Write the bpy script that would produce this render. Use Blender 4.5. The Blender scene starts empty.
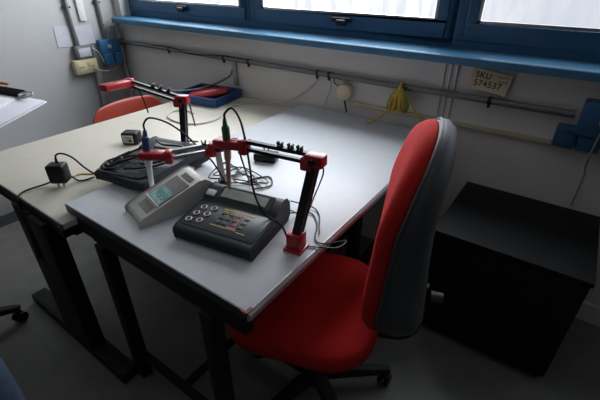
import bpy, bmesh, math, random
from mathutils import Vector, Matrix
random.seed(7)
C = bpy.context.scene.collection
PI = math.pi
def R(d): return math.radians(d)

# ------------------------------------------------------------------ materials
def mat(name, col, rough=.5, metal=0., var=.0, vscale=20., bump=0., bscale=200., spec=.5, sheen=0., stretch=None, trans=0., emit=None):
    m = bpy.data.materials.new(name); m.use_nodes = True
    nt = m.node_tree; b = nt.nodes['Principled BSDF']
    c = (*col, 1)
    b.inputs['Base Color'].default_value = c
    b.inputs['Roughness'].default_value = rough
    b.inputs['Metallic'].default_value = metal
    b.inputs['Specular IOR Level'].default_value = spec
    if sheen: b.inputs['Sheen Weight'].default_value = sheen
    if trans: b.inputs['Transmission Weight'].default_value = trans
    if emit:
        b.inputs['Emission Color'].default_value = (*emit[0], 1); b.inputs['Emission Strength'].default_value = emit[1]
    tc = nt.nodes.new('ShaderNodeTexCoord')
    mp = nt.nodes.new('ShaderNodeMapping')
    nt.links.new(tc.outputs['Object'], mp.inputs['Vector'])
    if stretch: mp.inputs['Scale'].default_value = stretch
    if var:
        n = nt.nodes.new('ShaderNodeTexNoise'); n.inputs['Scale'].default_value = vscale; n.inputs['Detail'].default_value = 6
        nt.links.new(mp.outputs[0], n.inputs['Vector'])
        r = nt.nodes.new('ShaderNodeValToRGB')
        r.color_ramp.elements[0].position = .3; r.color_ramp.elements[1].position = .7
        r.color_ramp.elements[0].color = tuple(max(0, x * (1 - var)) for x in col) + (1,)
        r.color_ramp.elements[1].color = tuple(min(1, x * (1 + var)) for x in col) + (1,)
        nt.links.new(n.outputs['Fac'], r.inputs['Fac']); nt.links.new(r.outputs['Color'], b.inputs['Base Color'])
    if bump:
        n2 = nt.nodes.new('ShaderNodeTexNoise'); n2.inputs['Scale'].default_value = bscale; n2.inputs['Detail'].default_value = 3
        nt.links.new(mp.outputs[0], n2.inputs['Vector'])
        bp = nt.nodes.new('ShaderNodeBump'); bp.inputs['Strength'].default_value = bump; bp.inputs['Distance'].default_value = .002
        nt.links.new(n2.outputs['Fac'], bp.inputs['Height']); nt.links.new(bp.outputs[0], b.inputs['Normal'])
    return m

M = dict(
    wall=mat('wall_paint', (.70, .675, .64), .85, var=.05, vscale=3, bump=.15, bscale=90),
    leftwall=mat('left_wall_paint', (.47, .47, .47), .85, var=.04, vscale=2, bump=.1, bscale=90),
    ceil=mat('ceiling_paint', (.5, .5, .5), .9, var=.03, vscale=4),
    far=mat('low_bounce_wall_paint', (.10, .10, .10), .9, var=.05, vscale=3),  # unseen right and front walls, darkened so they bounce less fill light
    floor=mat('floor_linoleum', (.165, .16, .145), .5, var=.14, vscale=9, bump=.1, bscale=40),
    base=mat('baseboard_grey', (.10, .10, .10), .6, var=.1, vscale=9),
    blue=mat('window_blue_paint', (.028, .105, .205), .42, var=.08, vscale=6),
    sill=mat('sill_blue_paint', (.050, .17, .29), .4, var=.1, vscale=8),
    dark=mat('black_powder_coat', (.012, .012, .013), .55, spec=.25, var=.15, vscale=40),
    blk=mat('black_plastic', (.009, .009, .010), .45, spec=.3, var=.1, vscale=60),
    cab=mat('black_laminate', (.0075, .008, .0085), .6, spec=.18, var=.18, vscale=14),
    beige=mat('beige_laminate', (.60, .56, .47), .5, var=.03, vscale=25, bump=.05, bscale=300),
    grey=mat('grey_laminate', (.53, .545, .565), .40, spec=.55, var=.025, vscale=30, bump=.04, bscale=300),
    edge=mat('grey_table_edge', (.36, .36, .37), .3, var=.06, vscale=30),
    fedge=mat('black_edge_band', (.035, .035, .037), .45, var=.1, vscale=30),
    chip=mat('worn_red_chip', (.22, .04, .02), .7, var=.3, vscale=90),
    redp=mat('red_plastic', (.40, .016, .022), .32, var=.08, vscale=30),
    redfab=mat('red_fabric', (.52, .018, .016), .9, spec=.2, var=.10, vscale=160, bump=.5, bscale=700),
    redshell=mat('red_shell_plastic', (.42, .055, .032), .35, var=.06, vscale=12),
    shell=mat('charcoal_shell', (.060, .063, .068), .55, var=.10, vscale=90, bump=.3, bscale=500),
    alu=mat('aluminium', (.55, .55, .55), .32, 1., var=.1, vscale=30),
    steel=mat('dull_steel', (.30, .30, .30), .42, .8, var=.15, vscale=20),
    paleduct=mat('pale_grey_duct', (.36, .36, .365), .55, var=.06, vscale=12),
    pipe=mat('grey_conduit', (.17, .175, .18), .45, .35, var=.12, vscale=15),
    white=mat('white_plastic', (.72, .72, .71), .45, var=.04, vscale=20),
    paper=mat('paper', (.80, .80, .83), .8, var=.03, vscale=20),
    papergrey=mat('thin_paper', (.56, .56, .62), .8, var=.04, vscale=30),
    cream=mat('cream_plastic', (.66, .58, .36), .5, var=.06, vscale=25),
    creamp=mat('cream_raceway', (.50, .44, .33), .6, var=.1, vscale=10),
    beigecab=mat('beige_cable', (.62, .57, .46), .5, var=.06, vscale=30),
    bluebox=mat('socket_blue', (.045, .20, .40), .42, var=.1, vscale=25),
    bluedark=mat('socket_navy', (.026, .10, .21), .42, var=.1, vscale=25),
    tray=mat('tray_blue', (.025, .085, .26), .5, var=.12, vscale=25),
    meter=mat('meter_charcoal', (.030, .036, .042), .5, spec=.35, var=.08, vscale=80, bump=.15, bscale=900),
    meterlow=mat('meter_base_black', (.012, .013, .015), .5, spec=.3, var=.1, vscale=60),
    overlay=mat('meter_overlay', (.020, .026, .030), .4, spec=.35, var=.35, vscale=24),
    pink=mat('overlay_pink', (.30, .17, .16), .5, var=.3, vscale=30),
    lcd=mat('lcd_glass', (.27, .30, .26), .2, var=.1, vscale=30),
    lcdt=mat('lcd_teal', (.22, .42, .38), .22, var=.35, vscale=40),
    lcdseg=mat('lcd_segments', (.06, .16, .15), .4, var=.1, vscale=40),
    wedge=mat('wedge_grey', (.52, .51, .465), .5, var=.05, vscale=60, bump=.1, bscale=800),
    wedged=mat('wedge_dark', (.17, .17, .155), .5, var=.06, vscale=60),
    yel=mat('print_yellow', (.50, .33, .06), .6, var=.2, vscale=60),
    redpr=mat('print_red', (.26, .05, .04), .6, var=.2, vscale=60),
    ringp=mat('ring_pink', (.75, .62, .60), .5, var=.08, vscale=60),
    green=mat('green_plastic', (.02, .13, .075), .42, var=.1, vscale=60),
    bluecap=mat('blue_cap', (.025, .055, .17), .4, var=.1, vscale=60),
    copper=mat('copper_body', (.55, .32, .22), .4, var=.15, vscale=60),
    clear=mat('milky_glass', (.78, .79, .79), .2, var=.04, vscale=40),
    beigepost=mat('grey_beige_post', (.34, .32, .29), .4, .5, var=.12, vscale=40),
    yellow=mat('yellow_cord', (.52, .35, .035), .6, var=.2, vscale=60),
    olive=mat('olive_cord', (.22, .23, .04), .6, var=.2, vscale=60),
    card=mat('cream_card', (.66, .57, .40), .8, var=.06, vscale=30),
    ink=mat('dark_ink', (.06, .045, .035), .8, var=.1, vscale=50),
    denim=mat('blue_denim', (.016, .032, .066), .85, var=.3, vscale=50, bump=.5, bscale=500),
    skin=mat('skin', (.55, .33, .25), .55, var=.07, vscale=20),
    shirt=mat('grey_shirt', (.20, .21, .23), .85, var=.12, vscale=60, bump=.3, bscale=500),
    hair=mat('brown_hair', (.06, .035, .02), .6, var=.4, vscale=120, stretch=(1, 1, .15)),
    orange=mat('orange_cap', (.62, .20, .07), .45, var=.1, vscale=40),
)
def glass_mat():
    m = bpy.data.materials.new('streaky_window_glass'); m.use_nodes = True; nt = m.node_tree
    nt.nodes.remove(nt.nodes['Principled BSDF']); out = nt.nodes['Material Output']
    tr = nt.nodes.new('ShaderNodeBsdfTransparent'); tr.inputs[0].default_value = (.97, .98, 1, 1)
    df = nt.nodes.new('ShaderNodeBsdfDiffuse'); df.inputs[0].default_value = (.62, .54, .42, 1)
    tl = nt.nodes.new('ShaderNodeBsdfTranslucent'); tl.inputs[0].default_value = (.80, .74, .64, 1)
    ad = nt.nodes.new('ShaderNodeMixShader'); ad.inputs[0].default_value = .6
    nt.links.new(df.outputs[0], ad.inputs[1]); nt.links.new(tl.outputs[0], ad.inputs[2])
    tc = nt.nodes.new('ShaderNodeTexCoord'); mp = nt.nodes.new('ShaderNodeMapping'); mp.inputs['Scale'].default_value = (14, 14, 3)
    nt.links.new(tc.outputs['Object'], mp.inputs[0])
    n = nt.nodes.new('ShaderNodeTexNoise'); n.inputs['Scale'].default_value = 1.6; n.inputs['Detail'].default_value = 7
    nt.links.new(mp.outputs[0], n.inputs[0])
    rp = nt.nodes.new('ShaderNodeValToRGB'); rp.color_ramp.elements[0].position = .40; rp.color_ramp.elements[1].position = .75
    rp.color_ramp.elements[0].color = (.03, .03, .03, 1); rp.color_ramp.elements[1].color = (.16, .16, .16, 1)
    nt.links.new(n.outputs['Fac'], rp.inputs[0])
    mx = nt.nodes.new('ShaderNodeMixShader'); nt.links.new(rp.outputs[0], mx.inputs[0])
    nt.links.new(tr.outputs[0], mx.inputs[1]); nt.links.new(ad.outputs[0], mx.inputs[2]); nt.links.new(mx.outputs[0], out.inputs[0])
    return m
M['glass'] = glass_mat()

# ------------------------------------------------------------------ mesh builder
def catmull(pts, n=8):
    P = [Vector(p) for p in pts]
    if len(P) < 3: return P
    Q = [P[0] * 2 - P[1]] + P + [P[-1] * 2 - P[-2]]
    out = []
    for i in range(1, len(Q) - 2):
        p0, p1, p2, p3 = Q[i - 1:i + 3]
        for k in range(n):
            t = k / n
            out.append(.5 * ((2 * p1) + (p2 - p0) * t + (2 * p0 - 5 * p1 + 4 * p2 - p3) * t * t + (3 * p1 - p0 - 3 * p2 + p3) * t ** 3))
    out.append(P[-1]); return out

class MB:
    def __init__(s): s.bm = bmesh.new(); s.mx = Matrix()
    def _add(s, vs, fs):
        v = [s.bm.verts.new(s.mx @ Vector(p)) for p in vs]
        for f in fs:
            try: s.bm.faces.new([v[i] for i in f])
            except ValueError: pass
        return v
    def box(s, c, d, rot=None, bev=0, seg=2):
        t = bmesh.new(); bmesh.ops.create_cube(t, size=1)
        bmesh.ops.scale(t, vec=d, verts=t.verts)
        if bev: bmesh.ops.bevel(t, geom=list(t.edges), offset=bev, segments=seg, affect='EDGES', profile=.5)
        m = Matrix.Translation(c)
        if rot is not None: m = m @ (rot if isinstance(rot, Matrix) else Matrix.Rotation(rot, 4, 'Z'))
        bmesh.ops.transform(t, matrix=s.mx @ m, verts=t.verts)
        me = bpy.data.meshes.new('tmp'); t.to_mesh(me); t.free(); s.bm.from_mesh(me); bpy.data.meshes.remove(me)
        return s
    def bar(s, p, q, w, h, up=(0, 0, 1), bev=0):
        p, q = Vector(p), Vector(q); d = q - p; x = d.normalized(); u = Vector(up)
        y = u.cross(x)
        if y.length < 1e-4: y = Vector((0, 1, 0)).cross(x)
        y.normalize(); z = x.cross(y)
        m = Matrix(((x.x, y.x, z.x, 0), (x.y, y.y, z.y, 0), (x.z, y.z, z.z, 0), (0, 0, 0, 1)))
        return s.box((p + q) / 2, (d.length, w, h), m, bev)
    def tube(s, pts, r, n=10, smooth=0, closed=False):
        P = catmull(pts, smooth) if smooth else [Vector(p) for p in pts]
        rs = r if isinstance(r, (list, tuple)) else None
        N = len(P); rings = []
        t0 = (P[1] - P[0]).normalized(); a = Vector((0, 0, 1)) if abs(t0.z) < .9 else Vector((1, 0, 0))
        nx = a.cross(t0).normalized()
        for i, p in enumerate(P):
            t = (P[min(i + 1, N - 1)] - P[max(i - 1, 0)])
            t = t.normalized() if t.length > 1e-9 else t0
            nx = (nx - t * nx.dot(t)); nx = nx.normalized() if nx.length > 1e-6 else a.cross(t).normalized()
            ny = t.cross(nx)
            rr = rs[min(int(i * len(rs) / N), len(rs) - 1)] if rs else r
            if rs and not smooth: rr = rs[i]
            rings.append([p + nx * rr * math.cos(2 * PI * k / n) + ny * rr * math.sin(2 * PI * k / n) for k in range(n)])
        vs = [v for g in rings for v in g]; fs = []
        for i in range(N - 1):
            for k in range(n):
                fs.append((i * n + k, i * n + (k + 1) % n, (i + 1) * n + (k + 1) % n, (i + 1) * n + k))
        fs.append(tuple(range(n))[::-1]); fs.append(tuple((N - 1) * n + k for k in range(n)))
        s._add(vs, fs); return s
    def cyl(s, p, q, r, r2=None, n=20): return s.tube([p, q], [r, r if r2 is None else r2], n)
    def lathe(s, prof, c=(0, 0, 0), n=24):
        vs = []; fs = []; k = len(prof)
        for i in range(n):
            a = 2 * PI * i / n
            for (r, z) in prof: vs.append((c[0] + r * math.cos(a), c[1] + r * math.sin(a), c[2] + z))
        for i in range(n):
            j = (i + 1) % n
            for t in range(k - 1): fs.append((i * k + t, j * k + t, j * k + t + 1, i * k + t + 1))
        fs.append(tuple(i * k for i in range(n))[::-1]); fs.append(tuple(i * k + k - 1 for i in range(n)))
        s._add(vs, fs); return s
    def loft(s, rings, caps=True):
        n = len(rings[0]); vs = [v for g in rings for v in g]; fs = []
        for i in range(len(rings) - 1):
            for k in range(n): fs.append((i * n + k, i * n + (k + 1) % n, (i + 1) * n + (k + 1) % n, (i + 1) * n + k))
        if caps: fs.append(tuple(range(n))[::-1]); fs.append(tuple((len(rings) - 1) * n + k for k in range(n)))
        s._add(vs, fs); return s
    def prism(s, poly, a, b, axis='x'):     # polygon (u,v) swept along axis
        def P(u, v, w): return {'x': (w, u, v), 'y': (u, w, v), 'z': (u, v, w)}[axis]
        n = len(poly); vs = [P(u, v, a) for u, v in poly] + [P(u, v, b) for u, v in poly]
        fs = [tuple(range(n)), tuple(range(2 * n - 1, n - 1, -1))] + [(i, (i + 1) % n, n + (i + 1) % n, n + i) for i in range(n)]
        s._add(vs, fs); return s
    def build(s, name, m, parent=None, bevel=0, angle=38, kind=None):
        bmesh.ops.remove_doubles(s.bm, verts=s.bm.verts, dist=1e-6)
        if bevel:
            es = [e for e in s.bm.edges if len(e.link_faces) == 2 and e.calc_face_angle(0) > R(25)]
            bmesh.ops.bevel(s.bm, geom=es, offset=bevel, segments=2, affect='EDGES', profile=.6)
        bmesh.ops.recalc_face_normals(s.bm, faces=s.bm.faces)
        for f in s.bm.faces: f.smooth = True
        me = bpy.data.meshes.new(name); s.bm.to_mesh(me); s.bm.free()
        me.set_sharp_from_angle(angle=R(angle)); me.materials.append(m)
        o = bpy.data.objects.new(name, me); C.objects.link(o)
        if parent: o.parent = parent
        if kind: o['kind'] = kind
        return o

def tag(o, label, cat, group=None):
    o['label'] = label; o['category'] = cat
    if group: o['group'] = group
    return o
def thing(name, label, cat, loc=(0, 0, 0), rz=0, group=None):
    o = bpy.data.objects.new(name, None); C.objects.link(o); o.empty_display_size = .05
    o.location = loc; o.rotation_euler = (0, 0, rz); return tag(o, label, cat, group)
def struct(name, mb, m, parent=None, bevel=0):
    return mb.build(name, m, parent, bevel, kind='structure')
def sempty(name, loc):
    o = bpy.data.objects.new(name, None); C.objects.link(o); o.location = loc; o['kind'] = 'structure'; return o
def cable(name, pts, r, m, label, group=None, smooth=8):
    o = MB().tube(pts, r, 8, smooth).build(name, m); return tag(o, label, 'cable', group)

# ------------------------------------------------------------------ room shell
RX, RY, H = 6.2, -4.6, 2.75
struct('floor', MB().box((RX / 2, RY / 2, -.05), (RX + .4, -RY + .6, .1)), M['floor'])
struct('ceiling', MB().box((RX / 2, RY / 2, H + .05), (RX + .4, -RY + .6, .1)), M['ceil'])
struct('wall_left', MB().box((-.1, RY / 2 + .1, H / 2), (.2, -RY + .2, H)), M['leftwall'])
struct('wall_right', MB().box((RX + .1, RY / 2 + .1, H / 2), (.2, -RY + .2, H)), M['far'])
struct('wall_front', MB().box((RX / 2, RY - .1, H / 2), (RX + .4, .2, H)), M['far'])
WZ0, WZ1 = 1.105, 2.30
wb = MB().box((RX / 2, .11, WZ0 / 2), (RX, .22, WZ0)).box((RX / 2, .11, (H + WZ1) / 2), (RX, .22, H - WZ1))
wb.box((.04, .11, (WZ0 + WZ1) / 2), (.08, .22, WZ1 - WZ0)).box((RX - .1, .11, (WZ0 + WZ1) / 2), (.2, .22, WZ1 - WZ0))
struct('wall_back', wb, M['wall'])
# boxed-in ledge low along the left wall with its dark skirting
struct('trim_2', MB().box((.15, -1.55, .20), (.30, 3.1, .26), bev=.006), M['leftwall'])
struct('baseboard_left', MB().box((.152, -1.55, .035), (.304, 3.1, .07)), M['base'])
struct('baseboard_back', MB().box((RX / 2 + .2, -.007, .05), (RX - .4, .014, .1)), M['wall'])
# blue sill
sl = MB().prism([(-.085, 1.098), (.075, 1.102), (.075, 1.138), (-.075, 1.134), (-.085, 1.128)], .075, RX - .1)
struct('trim_1', sl, M['sill'], bevel=.003)
# windows
def window(n, x0, x1, g0, g1, latch_x):
    y = .10; root = sempty('window_%d' % n, ((x0 + x1) / 2, y, 1.14))
    def loc(mb): mb.mx = Matrix.Translation((-(x0 + x1) / 2, -y, -1.14)); return mb
    z0, z1 = 1.135, 2.30; fw = .045
    f = loc(MB())
    f.box(((x0 + x1) / 2, y + .02, z0 + .02), (x1 - x0, .09, .04)).box(((x0 + x1) / 2, y + .02, z1 - .02), (x1 - x0, .09, .04))
    f.box((x0 + fw / 2, y + .02, (z0 + z1) / 2), (fw, .09, z1 - z0 - .08)).box((x1 - fw / 2, y + .02, (z0 + z1) / 2), (fw, .09, z1 - z0 - .08))
    struct('frame', f, M['blue'], root, .004)
    s = loc(MB()); zb, zt = z0 + .04, z1 - .04; gz0, gz1 = 1.245, z1 - .10; yy = y - .005
    s.box(((x0 + x1) / 2, yy, (zb + gz0) / 2), (x1 - x0 - 2 * fw, .06, gz0 - zb)); s.box(((x0 + x1) / 2, yy, (zt + gz1) / 2), (x1 - x0 - 2 * fw, .06, zt - gz1))
    s.box(((x0 + fw + g0) / 2, yy, (gz0 + gz1) / 2), (g0 - x0 - fw, .06, gz1 - gz0)); s.box(((x1 - fw + g1) / 2, yy, (gz0 + gz1) / 2), (x1 - fw - g1, .06, gz1 - gz0))
    so = struct('sash', s, M['blue'], root, .005)
    b = loc(MB())
    w = .012
    b.box(((g0 + g1) / 2, y - .018, gz0 + w / 2), (g1 - g0, .02, w)).box((g0 + w / 2, y - .018, (gz0 + gz1) / 2), (w, .02, gz1 - gz0)).box((g1 - w / 2, y - .018, (gz0 + gz1) / 2), (w, .02, gz1 - gz0))
    struct('glazing_bead', b, M['alu'], root)
    struct('pane', loc(MB()).box(((g0 + g1) / 2, y, (gz0 + gz1) / 2), (g1 - g0, .004, gz1 - gz0)), M['glass'], root)
    l = loc(MB()).box((latch_x, y - .045, 1.222), (.11, .02, .022), bev=.004).box((latch_x + .01, y - .062, 1.21), (.05, .03, .028), bev=.005)
    struct('latch', l, M['blk'], root)
window(1, .085, 1.336, .211, 1.25, .72)
window(2, 1.338, 2.552, 1.426, 2.466, 1.975)
window(3, 2.554, 3.81, 2.642, 3.70, 3.20)
window(4, 3.812, 5.0, 3.90, 4.92, 4.4)
struct('trim_3', MB().box((5.51, .12, 1.72), (1.02, .1, 1.16)), M['blue'])

# ------------------------------------------------------------------ camera
cam = bpy.data.cameras.new('camera'); co = bpy.data.objects.new('camera', cam); C.objects.link(co)
cam.sensor_width = 36; cam.lens = 36 * 383.98 / 600; cam.clip_start = .02
yw, pt, rl = R(35.328), R(30.847), R(.227)
fwd = Vector((-math.sin(yw) * math.cos(pt), math.cos(yw) * math.cos(pt), -math.sin(pt)))
rt = Vector((math.cos(yw), math.sin(yw), 0)); up = rt.cross(fwd)
r2 = rt * math.cos(rl) + up * math.sin(rl); u2 = -rt * math.sin(rl) + up * math.cos(rl)
co.matrix_world = Matrix(((r2.x, u2.x, -fwd.x, 3.072), (r2.y, u2.y, -fwd.y, -1.855), (r2.z, u2.z, -fwd.z, 1.44), (0, 0, 0, 1)))
bpy.context.scene.camera = co

# ------------------------------------------------------------------ light
def area(name, loc, sx, sy, power, col=(1, 1, 1)):
    l = bpy.data.lights.new(name, 'AREA'); l.shape = 'RECTANGLE'; l.size = sx; l.size_y = sy; l.energy = power; l.color = col
    o = bpy.data.objects.new(name, l); C.objects.link(o); o.location = loc
    o.rotation_euler = (R(90) - R(0), 0, 0); o.rotation_euler = (R(-90), 0, 0); return o
SKY = (.93, .97, 1.0)
area('sky_light', (.73, .36, 1.85), 1.5, 1.5, 70, SKY)
area('sky_light', (1.95, .36, 1.85), 1.3, 1.5, 68, SKY)
area('sky_light', (3.18, .36, 1.85), 1.3, 1.5, 8.5, SKY)
area('sky_light', (4.4, .36, 1.85), 1.3, 1.5, 5, SKY)
w = bpy.data.worlds.new('overcast_sky'); bpy.context.scene.world = w; w.use_nodes = True
w.node_tree.nodes['Background'].inputs[0].default_value = (.85, .9, 1, 1); w.node_tree.nodes['Background'].inputs[1].default_value = .8
vs = bpy.context.scene.view_settings
vs.view_transform = 'Standard'; vs.look = 'None'; vs.exposure = 0.0; vs.gamma = 1.0

# ------------------------------------------------------------------ beige table
BT = .725
t = thing('beige_table', 'long beige table with black T-leg, against the wall under the windows', 'table', (1.425, -.74, 0))
L0 = Matrix.Translation((-1.425, .74, 0))
def mb(): b = MB(); b.mx = L0; return b
mb().box((1.425, -.74, BT - .012), (.83, 1.44, .024), bev=.003).build('tabletop', M['beige'], t)
b = mb(); b.box((1.425, -1.445, BT - .045), (.79, .03, .04)).box((1.425, -.035, BT - .045), (.79, .03, .04)).box((1.82, -.74, BT - .045), (.03, 1.38, .04)).box((1.03, -.74, BT - .045), (.03, 1.38, .04))
b.build('apron', M['dark'], t)
mb().box((1.425, -1.4625, BT - .013), (.83, .004, .026)).build('edge_band', M['fedge'], t)
for y in (-1.455, -.10):
    b = mb(); b.box((1.535, y, .365), (.14, .045, .64)).box((1.668, y, .365), (.11, .06, .64)).build('leg', M['dark'], t, .004)
    mb().box((1.56, y, .025), (.78, .07, .05), bev=.006).build('foot', M['dark'], t)

# ------------------------------------------------------------------ grey table
GT = .76
t = thing('grey_table', 'grey table with black frame, nearest the camera, pushed over the beige one', 'table', (2.2, -.72, 0))
L0 = Matrix.Translation((-2.2, .72, 0))
mb().box((2.1935, -.715, GT - .014), (.827, 1.39, .028), bev=.002).build('tabletop', M['grey'], t)
b = mb(); b.prism([(2.607, GT - .029), (2.611, GT - .029), (2.619, GT - .022), (2.619, GT - .008), (2.611, GT), (2.607, GT)], -1.412, -.02, 'y').build('edge_band', M['edge'], t)
mb().box((2.195, -1.412, GT - .0145), (.82, .004, .029)).build('edge_band', M['fedge'], t)
mb().box((2.600, -1.4135, GT - .004), (.018, .005, .0085)).box((2.6075, -1.404, GT - .003), (.010, .020, .0075)).build('worn_corner', M['chip'], t)
b = mb()
for y in (-1.40, -.04): b.box((2.20, y, .70), (.56, .03, .06))
for x in (1.955, 2.455): b.box((x, -.72, .70), (.03, 1.36, .06))
b.box((2.20, -1.40, .70), (.80, .028, .05)); b.build('apron', M['dark'], t)
for x, y in ((1.965, -1.405), (2.465, -1.405), (1.965, -.05), (2.465, -.05)):
    mb().box((x, y, .335), (.045, .045, .67), bev=.003).build('leg', M['dark'], t)
mb().box((2.215, -1.405, .145), (.455, .025, .024)).build('stretcher', M['dark'], t)
mb().box((2.215, -.74, .10), (.024, 1.30, .022)).build('stretcher', M['dark'], t)
mb().box((2.465, -.32, .20), (.03, .50, .04)).build('side_rail', M['dark'], t)
mb().box((2.465, -.58, .42), (.045, .045, .50)).build('strut', M['dark'], t)

# ------------------------------------------------------------------ office chairs
def rrect(w, h, r_top, r_bot, n=12):
    """rounded outline, centred, in (x, z)"""
    pts = []
    for cx, cz, r, a0 in ((w / 2 - r_top, h / 2 - r_top, r_top, 0), (-w / 2 + r_top, h / 2 - r_top, r_top, 90), (-w / 2 + r_bot, -h / 2 + r_bot, r_bot, 180), (w / 2 - r_bot, -h / 2 + r_bot, r_bot, 270)):
        for k in range(n + 1):
            a = R(a0 + 90 * k / n); pts.append((cx + r * math.cos(a), cz + r * math.sin(a)))
    return pts
def pillow(b, outline, layers, f):
    rings = []
    for sc, d in layers: rings.append([f(x * sc, z * sc, d) for x, z in outline])
    b.loft(rings)
def office_chair(name, label, loc, rz, fab):
    t = thing(name, label, 'chair', loc, rz)
    # seat (faces local -Y)
    so = rrect(.49, .48, .16, .14)
    def sf(x, y, d): return (x, y - .03, .455 + d - .020 * max(0, -y - .12) / .10 * 1.0 + .012 * (x / .23) ** 2)
    b = MB(); pillow(b, so, [(.90, -.03), (.985, -.022), (1., .0), (.985, .022), (.93, .036), (.75, .044), (.45, .042), (.15, .040)], sf); b.build('seat', fab, t, angle=70)
    b = MB(); pillow(b, so, [(.55, -.065), (.80, -.058), (.93, -.040), (.955, -.026), (.9, -.02)], sf); b.build('seat_pan', M['blk'], t)
    # backrest
    bo = rrect(.42, .57, .20, .12); zc = .845
    def lean(z): return .215 + .03 * math.sin((z + .3) / .6 * PI * 1.0) * -1 + .045 * (z + .3) / .6 + .015 * ((z + .3) / .6) ** 2
    def bf(x, z, d): return (x, lean(z) - d - .25 * x * x, zc + z)
    b = MB(); pillow(b, bo, [(.92, -.012), (.985, -.008), (1., .004), (.99, .020), (.95, .034), (.82, .040), (.5, .042), (.15, .042)], bf); b.build('backrest', fab, t, angle=75)
    def sf2(x, z, d): return (x, lean(z) + d * (1.25 - .70 * (z + .3) / .6) - .25 * x * x, zc + z)
    b = MB(); pillow(b, bo, [(.97, .0), (1.0, .012), (1.015, .02), (1.01, .050), (.96, .082), (.85, .098), (.5, .108), (.15, .108)], sf2); b.build('back_shell', M['shell'], t, angle=60)
    b = MB(); 
    pr = rrect(.423, .573, .20, .12); b.tube([bf(x, z, -.010) for x, z in pr] + [bf(*pr[0], -.010)], .0045, 8); b.build('piping', M['shell'], t)
    MB().tube([(0, .10, .395), (0, .24, .395), (0, .31, .43), (0, .325, .52), (0, .320, .64)], .015, 10, 6).build('back_bar', M['blk'], t)
    kn = MB().cyl((0, .345, .60), (0, .38, .603), .018, .015, 16); kn.build('height_knob', M['shell'], t)
    MB().box((0, .02, .385), (.16, .24, .035), bev=.008).build('mechanism', M['blk'], t)
    MB().cyl((0, 0, .10), (0, 0, .24), .028).cyl((0, 0, .22), (0, 0, .375), .017).build('gas_column', M['blk'], t)
    MB().lathe([(.0, .06), (.045, .06), (.05, .075), (.045, .125), (.03, .14), (0, .14)]).build('hub', M['blk'], t)
    for k in range(5):
        a = R(72 * k + LEGOFF); c, s = math.cos(a), math.sin(a)
        b = MB(); b.loft([[(c * r - s * w * u, s * r + c * w * u, z + h * v) for u, v in ((-1, -1), (1, -1), (1, .6), (.7, 1), (-.7, 1), (-1, .6))] for r, w, z, h in ((.02, .026, .098, .022), (.16, .022, .092, .018), (.27, .017, .082, .012), (.295, .012, .080, .010))])
        lg = b.build('leg', M['blk'], t)
        cb = MB(); a2 = a + R(50); dx, dy = math.cos(a2), math.sin(a2); cx, cy = c * .28, s * .28
        cb.cyl((cx - dy * .022, cy + dx * .022, .026), (cx - dy * .006, cy + dx * .006, .026), .025, None, 18)
        cb.cyl((cx + dy * .006, cy - dx * .006, .026), (cx + dy * .022, cy - dx * .022, .026), .025, None, 18)
        cb.cyl((cx, cy, .03), (cx, cy, .085), .008); cb.cyl((cx - dy * .02, cy + dx * .02, .026), (cx + dy * .02, cy - dx * .02, .026), .007)
        cb.box((cx, cy, .045), (.03, .012, .022), a2)
        cb.build('caster', M['blk'], lg)
    return t
LEGOFF = 39.5 + 72
office_chair('office_chair', 'red fabric swivel chair with charcoal back shell, tucked half under the grey table', (2.578, -1.045, 0), R(-72), M['redfab'])
LEGOFF = 46
office_chair('office_chair', 'black swivel chair at left edge, only its star base caster seen', (1.11, -1.82, 0), R(14), M['cab'])

# ------------------------------------------------------------------ red shell chair behind the beige table
t = thing('shell_chair', 'red moulded plastic chair pushed up to the far side of the beige table', 'chair', (1.11, -.60, 0), R(90))
# local: faces -Y (world +X), back at +Y
def prof(u):  # seat front -> back top : (y, z)
    P = [(-.21, .425), (-.18, .44), (-.05, .435), (.10, .43), (.165, .46), (.195, .54), (.215, .66), (.235, .775)]
    f = u * (len(P) - 1); i = min(int(f), len(P) - 2); k = f - i
    return (P[i][0] * (1 - k) + P[i + 1][0] * k, P[i][1] * (1 - k) + P[i + 1][1] * k)
b = MB(); nu, nv = 22, 14; grid = []
for i in range(nu + 1):
    u = i / nu; y, z = prof(u); wd = .215 if u < .6 else .215 + .04 * (u - .6) / .4
    if u > .86: wd *= math.sqrt(max(.05, 1 - ((u - .86) / .17) ** 2 * .75))
    row = []
    for j in range(nv + 1):
        s = -1 + 2 * j / nv; x = s * wd; cu = .022 * s * s
        row.append((x, y - (cu if u > .55 else 0), z + (cu if u <= .55 else -.012 * s * s * (1 if u > .95 else 0))))
    grid.append(row)
vs_ = [v for r_ in grid for v in r_]; n_ = nv + 1
b._add(vs_, [(i * n_ + j, i * n_ + j + 1, (i + 1) * n_ + j + 1, (i + 1) * n_ + j) for i in range(nu) for j in range(nv)])
sh = b.build('seat_shell', M['redshell'], t); md = sh.modifiers.new('thick', 'SOLIDIFY'); md.thickness = .012
md = sh.modifiers.new('sub', 'SUBSURF'); md.levels = 1; md.render_levels = 1
for sx in (-1, 1):
    MB().tube([(sx * .14, -.14, .415), (sx * .18, -.19, .40), (sx * .20, -.22, 0)], .011, 10, 4).build('leg', M['steel'], t)
    MB().tube([(sx * .14, .12, .415), (sx * .18, .18, .40), (sx * .20, .25, 0)], .011, 10, 4).build('leg', M['steel'], t)
MB().cyl((-.14, -.14, .415), (.14, -.14, .415), .010).build('cross_bar', M['steel'], t); MB().cyl((-.14, .12, .412), (.14, .12, .412), .010).build('cross_bar', M['steel'], t)

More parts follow.
